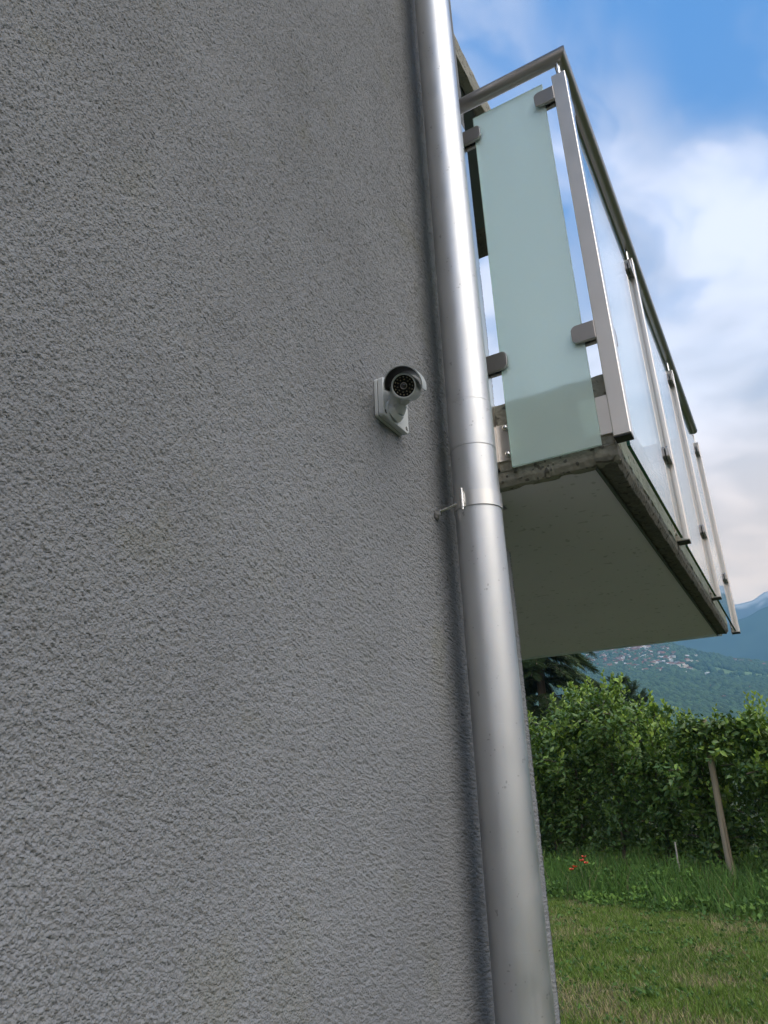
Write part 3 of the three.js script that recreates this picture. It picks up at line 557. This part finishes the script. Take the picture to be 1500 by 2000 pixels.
// conifers behind the orchard
const needle = (() => { const gs = []; const r = rng(9); for (let i = 0; i < 26; i++) { const t = i / 26, side = i % 2 ? 1 : -1, L = lerp(0.13, 0.05, t); const g = leafGeo(L, 0.020, 0.0, 0.5); g.rotateZ(-side * (0.75 + 0.2 * r())); g.rotateX((r() - 0.5) * 0.9 - 0.25); g.translate(0, t * 0.42, -0.10 * t * t); gs.push(g); } return mergeGeometries(gs); })();
function conifer(name, label, x, z, H, rad, n, seed, dark, droop) {
  const r = rng(seed), t = thing(name, label, 'conifer', [x, 0, z]);
  const parts = [cyl([0, -0.1, 0], [0, H, 0], 0.02 * H, 0.012, 10).toNonIndexed()], list = [];
  const whorls = Math.floor(H * (droop > 0.06 ? 2.5 : 2.6));
  for (let w = 0; w < whorls; w++) {
    const f = (w + r()) / whorls, y = lerp(0.06, 0.985, f) * H, nb = droop > 0.06 ? 13 : 13 + Math.floor(r() * 4);
    for (let b = 0; b < nb; b++) {
      const a = r() * 6.28, L = rad * Math.pow(1 - f, droop > 0.06 ? 0.75 : 0.5) * (0.5 + 0.6 * r()) + 0.15, dx = Math.cos(a), dz = Math.sin(a);
      const c = new THREE.QuadraticBezierCurve3(new THREE.Vector3(0, y, 0), new THREE.Vector3(dx * L * 0.55, y + L * (droop > 0 ? 0.10 : 0.15), dz * L * 0.55), new THREE.Vector3(dx * L, y - L * droop, dz * L));
      parts.push(new THREE.TubeGeometry(c, 4, 0.016 * (1 - f) + 0.006, 4).toNonIndexed());
      const m = Math.max(3, Math.floor(n * L));
      for (let k = 0; k < m; k++) {
        const u = Math.pow(lerp(0.12, 1, (k + r()) / m), 0.75), p = c.getPoint(u), sd = k % 2 ? 1 : -1;
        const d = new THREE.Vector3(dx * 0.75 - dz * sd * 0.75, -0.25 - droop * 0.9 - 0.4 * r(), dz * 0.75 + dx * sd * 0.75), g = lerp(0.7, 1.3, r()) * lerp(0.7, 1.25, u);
        p.x += (r() - 0.5) * 0.12; p.y += (r() - 0.5) * 0.1; p.z += (r() - 0.5) * 0.12;
        if (droop <= 0.06) d.y = 0.35 + 0.5 * r();
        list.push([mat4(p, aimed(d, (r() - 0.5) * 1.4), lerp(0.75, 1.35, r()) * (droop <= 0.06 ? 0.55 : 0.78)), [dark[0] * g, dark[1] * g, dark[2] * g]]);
      }
    }
  }
  part(t, 'trunk', mergeGeometries(parts), barkMat);
  instanced(t, 'crown', needle, grassMat, list);
}
const polar = (az, d) => [Math.sin(az * DEG) * d, -Math.cos(az * DEG) * d];
conifer('cedar_tree', 'big dark drooping conifer behind the orchard, below the balcony', ...polar(-17.3, 27), 12, 2.9, 40, 1, [0.060, 0.096, 0.034], 0.30);
conifer('pine_tree', 'small dark conifer right of the big drooping one', ...polar(-11.5, 31), 5.35, 1.5, 60, 2, [0.040, 0.068, 0.032], -0.8);
conifer('pine_tree', 'low dark conifer between the big drooping one and the small one', ...polar(-12.8, 33), 5.0, 1.9, 56, 3, [0.044, 0.072, 0.032], -0.6);

// lawn blades, tall grass and weeds at the edge of the orchard
const blade = (h, w, bend) => { const pos = [], idx = [], rows = [[0, 1], [0.5, 0.8], [1, 0]]; rows.forEach(([t, k]) => pos.push(-w / 2 * k, h * t, bend * h * t * t, w / 2 * k, h * t, bend * h * t * t)); idx.push(0, 1, 2, 1, 3, 2, 2, 3, 4); const g = new THREE.BufferGeometry(); g.setAttribute('position', new THREE.Float32BufferAttribute(pos, 3)); g.setIndex(idx); g.computeVertexNormals(); return g; };
{
  const r = rng(77), list = [];
  const b1 = blade(0.055, 0.0065, 0.55);
  const wedge = (x, z) => { const az = Math.atan2(x, -z) / DEG; return az > -20.5 && az < 6; };
  while (list.length < 190000) {
    const x = lerp(-5.4, 1.4, r()), z = -lerp(4.4, 12.3, Math.pow(r(), 0.8)); if (!wedge(x, z)) continue;
    const m = fbm(x * 0.9, z * 0.9, 4, 0, 6), dry = sstep(0.50, 0.66, fbm(x * 1.6 + 9, z * 1.6, 4, 0, 8)), q = r();
    if (q < dry * 0.35) continue;
    const g = lerp(0.65, 1.35, r()), straw = r() < 0.10 + 0.42 * dry;
    const col = straw ? [0.46 * g, 0.39 * g, 0.20 * g] : [lerp(0.155, 0.215, m) * g, lerp(0.245, 0.32, m) * g, lerp(0.034, 0.052, m) * g];
    E3.set((r() - 0.5) * 1.1, r() * 6.28, (r() - 0.5) * 1.1); Q.setFromEuler(E3);
    list.push([mat4(V3.set(x, 0, z).clone(), Q, lerp(0.5, 1.25, r()) * lerp(0.8, 1.25, m)), col]);
  }
  const lawn = instanced(scene, 'lawn_grass', b1, grassMat, list); lawn.userData.label = 'short mown lawn with dry straw patches in front of the orchard'; lawn.userData.category = 'grass';
}
{
  const r = rng(78), tall = [], leaves = [], b2 = blade(0.50, 0.011, 0.34), lf = leafGeo(0.075, 0.045, 0.12, 0.3);
  const spot = (s, o) => rowAt(s).addScaledVector(rowSide, o);
  for (let k = 0; k < 62000; k++) {
    const s = lerp(-3.2, 6.4, r()), o = lerp(-4.2, 2.75, Math.pow(r(), 0.7)), p = spot(s, o);
    const d = fbm(p.x * 1.5, p.z * 1.5, 4, 0, 14), edge = sstep(2.8, 1.9, o + 1.9 * (d - 0.5)); if (r() > edge * lerp(0.3, 1.15, d)) continue;
    const g = lerp(0.6, 1.35, r()), straw = r() < 0.06;
    E3.set((r() - 0.5) * 1.0, r() * 6.28, (r() - 0.5) * 1.0); Q.setFromEuler(E3);
    tall.push([mat4(p, Q, lerp(0.4, 1.35, Math.pow(r(), 1.5)) * lerp(0.6, 1.2, d) * lerp(0.55, 1, edge)), straw ? [0.36 * g, 0.31 * g, 0.15 * g] : [0.135 * g, 0.26 * g, 0.05 * g]]);
  }
  const tg = instanced(scene, 'tall_grass', b2, grassMat, tall); tg.userData.label = 'long green grass along the foot of the fruit trees'; tg.userData.category = 'grass';
  for (let c = 0; c < 620; c++) {
    const s = lerp(-3.2, 6.2, r()), o = lerp(0.0, 2.7, Math.pow(r(), 0.8)), p = spot(s, o), h = lerp(0.10, 0.5, Math.pow(r(), 1.6)) * (o > 2.0 ? 0.55 : 1), n = 14 + Math.floor(r() * 26), wd = lerp(0.07, 0.2, r()), lime = r();
    for (let k = 0; k < n; k++) {
      const q = p.clone().add(V3.set((r() - 0.5) * 2 * wd, h * Math.pow(r(), 0.7), (r() - 0.5) * 2 * wd)), g = lerp(0.7, 1.3, r());
      const d = new THREE.Vector3((r() - 0.5) * 2, r() * 1.0, (r() - 0.5) * 2);
      leaves.push([mat4(q, aimed(d, r() * 6.28), lerp(0.45, 1.1, r())), [lerp(0.09, 0.18, lime) * g, lerp(0.18, 0.31, lime) * g, lerp(0.035, 0.055, lime) * g]]);
    }
  }
  for (let c = 0; c < 520; c++) {                   // clover and plantain creeping out over the lawn
    const p = spot(lerp(-3.2, 6.0, r()), lerp(2.0, 7.0, Math.pow(r(), 1.5))), n = 5 + Math.floor(r() * 10), wd = lerp(0.03, 0.11, r());
    for (let k = 0; k < n; k++) {
      const g = lerp(0.7, 1.3, r());
      leaves.push([mat4(p.clone().add(V3.set((r() - 0.5) * 2 * wd, 0.02 + 0.05 * r(), (r() - 0.5) * 2 * wd)), aimed(new THREE.Vector3((r() - 0.5) * 2, 0.2 + 0.5 * r(), (r() - 0.5) * 2), r() * 6.28), lerp(0.3, 0.7, r())), [0.11 * g, 0.21 * g, 0.045 * g]]);
    }
  }
  const wl = instanced(scene, 'weeds', lf, grassMat, leaves); wl.userData.label = 'mixed leafy weeds between lawn and orchard'; wl.userData.category = 'weeds';
  // fallen dry leaves and clippings on the lawn edge
  const dead = []; for (let k = 0; k < 1500; k++) { const p = spot(lerp(-3, 6, r()), lerp(1.2, 4.4, r())), g = lerp(0.6, 1.3, r()); p.y = 0.012 + 0.02 * r(); E3.set(Math.PI / 2 + (r() - 0.5) * 0.8, (r() - 0.5), r() * 6.28); Q.setFromEuler(E3); dead.push([mat4(p, Q, lerp(0.35, 0.85, r())), [0.20 * g, 0.12 * g, 0.065 * g]]); }
  const dl = instanced(scene, 'dry_leaves', lf, grassMat, dead); dl.userData.label = 'scattered dry brown leaves on the lawn edge'; dl.userData.category = 'dry leaves';
}
// poppies near the house corner
{
  const petal = leafGeo(0.062, 0.066, 0.10, -0.25);
  const red = new THREE.MeshPhysicalMaterial({ color: new THREE.Color(1.0, 0.14, 0.05), roughness: 0.6, transmission: 0.3, thickness: 0, side: THREE.DoubleSide });
  const stemM = std([0.05, 0.10, 0.03], 0.8), r = rng(4);
  [[-16.72, 12.35, 0.40, 'lowest red poppy, nearest the downpipe'], [-16.45, 12.4, 0.43, 'red poppy just right of the lowest one'], [-15.95, 12.55, 0.50, 'red poppy on the left of the upper pair'], [-15.65, 12.5, 0.47, 'red poppy on the right of the upper pair'], [-15.75, 12.7, 0.54, 'highest red poppy, behind the upper pair']].forEach(([az, d, h, label]) => {
    const [x, z] = polar(az, d), f = thing('poppy', label, 'flower', [x, 0, z]);
    part(f, 'stem', cyl([0, 0, 0], [0.01, h, 0.0], 0.004, 0.003, 6), stemM);
    for (let k = 0; k < 5; k++) { const m = part(f, 'petal', petal, red, [0.01, h, 0]), a = k * 1.257 + r() * 0.4; m.quaternion.copy(aimed(new THREE.Vector3(Math.cos(a), 0.75 + 0.5 * r(), Math.sin(a)), Math.PI / 2 - a)); m.scale.setScalar(0.65 + 0.3 * r()); }
    part(f, 'flower_centre', new THREE.SphereGeometry(0.010, 8, 6), rubber, [0.01, h + 0.012, 0]);
  });
}

// ---------------------------------------------------------------- hills and mountains across the valley
const table = (T, a) => { for (let i = 0; i < T.length - 1; i++) if (a <= T[i + 1][0]) { const t = clamp((a - T[i][0]) / (T[i + 1][0] - T[i][0])); return lerp(T[i][1], T[i + 1][1], t * t * (3 - 2 * t) * 0.5 + t * 0.5); } return T[T.length - 1][1]; };
function terrain(name, crest, d0, d1, a0, a1, na, nd, bump, colour, curve) {
  const pos = [], col = [], idx = [];
  const height = (az, t) => {
    const [x, z] = polar(az, lerp(d0, d1, t)), d = lerp(d0, d1, t);
    const n = fbm(x / bump[0], z / bump[0], 6, 0, 12) - 0.5;
    const e = table(crest, az) * curve(t);
    return d * Math.tan(e * DEG) + n * bump[1] * Math.min(1, t * 3) * (t > 0.9 ? lerp(1, 0.45, (t - 0.9) * 10) : 1) - (t < 0.001 ? 30 : 0);
  };
  for (let j = 0; j <= nd; j++) for (let i = 0; i <= na; i++) {
    const t = j / nd, az = lerp(a0, a1, i / na), [x, z] = polar(az, lerp(d0, d1, t)), y = height(az, t);
    pos.push(x, y, z); col.push(...colour(az, t, x, y, z));
  }
  // closing back slope
  for (let i = 0; i <= na; i++) { const az = lerp(a0, a1, i / na), [x, z] = polar(az, d1 * 1.12); pos.push(x, -20, z); col.push(0.16, 0.15, 0.15); }
  for (let j = 0; j <= nd; j++) for (let i = 0; i < na; i++) { const a = j * (na + 1) + i; idx.push(a, a + 1, a + na + 1, a + 1, a + na + 2, a + na + 1); }
  const g = new THREE.BufferGeometry(); g.setAttribute('position', new THREE.Float32BufferAttribute(pos, 3)); g.setAttribute('color', new THREE.Float32BufferAttribute(col, 3)); g.setIndex(idx); g.computeVertexNormals();
  structure(name, g, new THREE.MeshStandardMaterial({ vertexColors: true, roughness: 1 }));
  return height;
}
const crest1 = [[-70, 8.5], [-30, 10.4], [-12, 10.3], [-8, 9.6], [-5, 8.4], [-3, 7.75], [0, 7.1], [6, 6.2], [20, 5], [45, 4]];
const meadowAt = (x, z) => sstep(0.56, 0.66, fbm(x / 170 + 3, z / 90, 4, 0, 44));
const hillside = (az, t, x, y, z) => {
  const m = meadowAt(x, z), f = fbm(x / 22, z / 22, 3, 0, 7), v = sstep(0.62, 0.75, t) * sstep(-3.0, -6.5, az);
  const k = lerp(0.6, 1.35, f), c = [lerp(0.060, 0.17, m) * k, lerp(0.105, 0.25, m) * k, lerp(0.045, 0.08, m) * k];
  return [lerp(c[0], 0.10 * k, v * 0.5), lerp(c[1], 0.14 * k, v * 0.5), lerp(c[2], 0.05 * k, v * 0.5)];
};
const hill1 = terrain('village_hill', crest1, 420, 2000, -62, 45, 420, 150, [260, 26], hillside, (t) => Math.pow(sstep(-0.35, 1.15, t), 1.0) * 1.06 - 0.06);
terrain('forest_mountain', [[-70, 9], [-20, 9.0], [-8, 9.6], [-4.5, 10.0], [-2.4, 10.5], [-0.7, 11.1], [1.5, 12.1], [6, 13.2], [20, 14], [45, 12]], 2150, 3200, -62, 45, 360, 70, [480, 85], (az, t, x, y, z) => { const k = lerp(0.6, 1.3, fbm(x / 60, z / 60, 4, 0, 3)); return [0.055 * k, 0.090 * k, 0.055 * k]; }, (t) => t);
terrain('snowy_mountain', [[-70, 12], [-20, 11.6], [-3.5, 11.7], [-2.4, 11.6], [-1.4, 11.75], [-0.5, 12.2], [2, 12.9], [6, 13.6], [20, 13], [45, 12]], 3300, 4500, -62, 45, 420, 90, [720, 180], (az, t, x, y, z) => {
  const k = lerp(0.7, 1.2, fbm(x / 90, z / 90, 4, 0, 3)), s = sstep(800, 880, y + 620 * (fbm(x / 115, z / 60, 5, 0, 18) - 0.5)), rock = sstep(450, 680, y + 220 * (fbm(x / 165, z / 165, 4, 0, 28) - 0.5));
  const c = [lerp(0.035, 0.15, rock) * k, lerp(0.055, 0.14, rock) * k, lerp(0.035, 0.14, rock) * k];
  return c.map((q) => lerp(q, 0.8, s * 0.9));
}, (t) => t);

// woods on the hillside: tree clumps too many to count
{
  const r = rng(31), list = [], g = new THREE.IcosahedronGeometry(1, 1); roughen(g, 0.25, 1.3); g.scale(1, 1.15, 1);
  while (list.length < 26000) {
    const az = lerp(-24, 8, r()), t = Math.pow(r(), 0.8), [x, z] = polar(az, lerp(420, 2000, t));
    const open = meadowAt(x, z), v = sstep(0.66, 0.76, t) * sstep(-3.0, -6.5, az); if (r() < Math.max(open * 0.93, v * 0.62)) continue;
    const y = hill1(az, t), k = lerp(0.55, 1.4, r()), s = lerp(3, 6.5, r());
    list.push([mat4(V3.set(x, y + s * 0.5, z).clone(), Q.setFromEuler(E3.set(0, r() * 6, 0)), s), [0.062 * k, 0.108 * k, 0.044 * k]]);
  }
  const f = instanced(scene, 'hillside_wood', g, std([1, 1, 1], 1), list); f.userData.label = 'green wood covering the hill across the valley'; f.userData.category = 'forest';
}
// village houses: pale walls, mostly red roofs
{
  const r = rng(61), H = 5.4, body = new THREE.BoxGeometry(10, H, 9); body.translate(0, H / 2 - 0.6, 0);
  const roofG = (() => { const s = new THREE.Shape(); s.moveTo(-5.6, 0); s.lineTo(5.6, 0); s.lineTo(0, 2.8); s.closePath(); const e = new THREE.ExtrudeGeometry(s, { depth: 10.6, bevelEnabled: false }); e.translate(0, H - 0.62, -5.3); return e; })();
  const winG = (() => { const gs = []; for (const f of [-1, 1]) for (const x of [-3, 0, 3]) for (const y of [1.0, 3.3]) gs.push(new THREE.BoxGeometry(1.1, 1.3, 0.1).translate(x, y, f * 4.52)); return mergeGeometries(gs); })();
  const walls = [[0.78, 0.75, 0.68], [0.74, 0.66, 0.52], [0.80, 0.80, 0.79], [0.66, 0.52, 0.40]].map((c) => std(c, 0.9)), roofs = [[0.30, 0.105, 0.06], [0.22, 0.10, 0.07], [0.24, 0.22, 0.21]].map((c) => std(c, 0.9)), glass = std([0.05, 0.06, 0.07], 0.3);
  const kinds = {}; const wn = ['white', 'cream', 'bright white', 'tan'], rn = ['red', 'brown', 'grey'];
  const put = (az, t, sc) => {
    const w = Math.floor(r() * 4), f = r() < 0.66 ? 0 : r() < 0.6 ? 1 : 2, key = w * 3 + f, [x, z] = polar(az, lerp(420, 2000, t)), y = hill1(az, t);
    let h; const label = `tiny ${wn[w]} house with a ${rn[f]} roof in the village on the far hillside`;
    if (!kinds[key]) {
      h = thing('village_house', label, 'house', [x, y, z], `${wn[w]} village houses with ${rn[f]} roofs on the far hillside`); kinds[key] = h;
      part(h, 'wall', body, walls[w]); part(h, 'roof', roofG, roofs[f]);
    } else { h = kinds[key].clone(); h.name = numbered('village_house'); h.userData = { ...kinds[key].userData }; scene.add(h); h.position.set(x, y, z); }
    h.rotation.y = (r() - 0.5) * 1.6 + (r() < 0.5 ? 0 : Math.PI / 2); h.scale.set(sc * lerp(0.8, 1.35, r()), sc * lerp(0.85, 1.25, r()), sc * lerp(0.8, 1.2, r()));
  };
  {
    const q = rng(62), list = [], one = mergeGeometries([body.toNonIndexed(), roofG.clone()].map((g) => { g.deleteAttribute('uv'); return g; }));
    while (list.length < 330) {
      const az = -10.9 + (q() + q() + q() - 1.5) * 4.6, t = lerp(0.68, 0.95, q()); if (az < -18 || az > -4.8) continue;
      const [x, z] = polar(az, lerp(420, 2000, t)), c = q(), col = c < 0.55 ? [0.78, 0.76, 0.71] : c < 0.8 ? [0.70, 0.58, 0.44] : [0.42, 0.20, 0.13];
      list.push([mat4(new THREE.Vector3(x, hill1(az, t), z), new THREE.Quaternion().setFromAxisAngle(new THREE.Vector3(0, 1, 0), q() * 3.1), lerp(0.6, 1.0, q())), col]);
    }
    const v = instanced(scene, 'village_houses', one, std([1, 1, 1], 0.9), list); v.userData.label = 'dense mass of tiny houses filling the village on the far hillside'; v.userData.category = 'village';
  }
  let k = 0;
  while (k < 262) { const az = -10.9 + (r() + r() + r() - 1.5) * 4.4, t = lerp(0.68, 0.95, r()); if (az < -18 || az > -5.2 || r() > 0.35 + 0.8 * fbm(az * 1.4, t * 14, 3, 0, 8)) continue; put(az, t, 1); k++; }
  for (let i = 0; i < 14; i++) put(lerp(-3.6, -1.2, r()), lerp(0.93, 0.985, r()), 1.1);
  for (let i = 0; i < 16; i++) put(lerp(-12, 0, r()), lerp(0.45, 0.68, r()), 0.9);
}

shade(scene);
renderer.render(scene, camera);
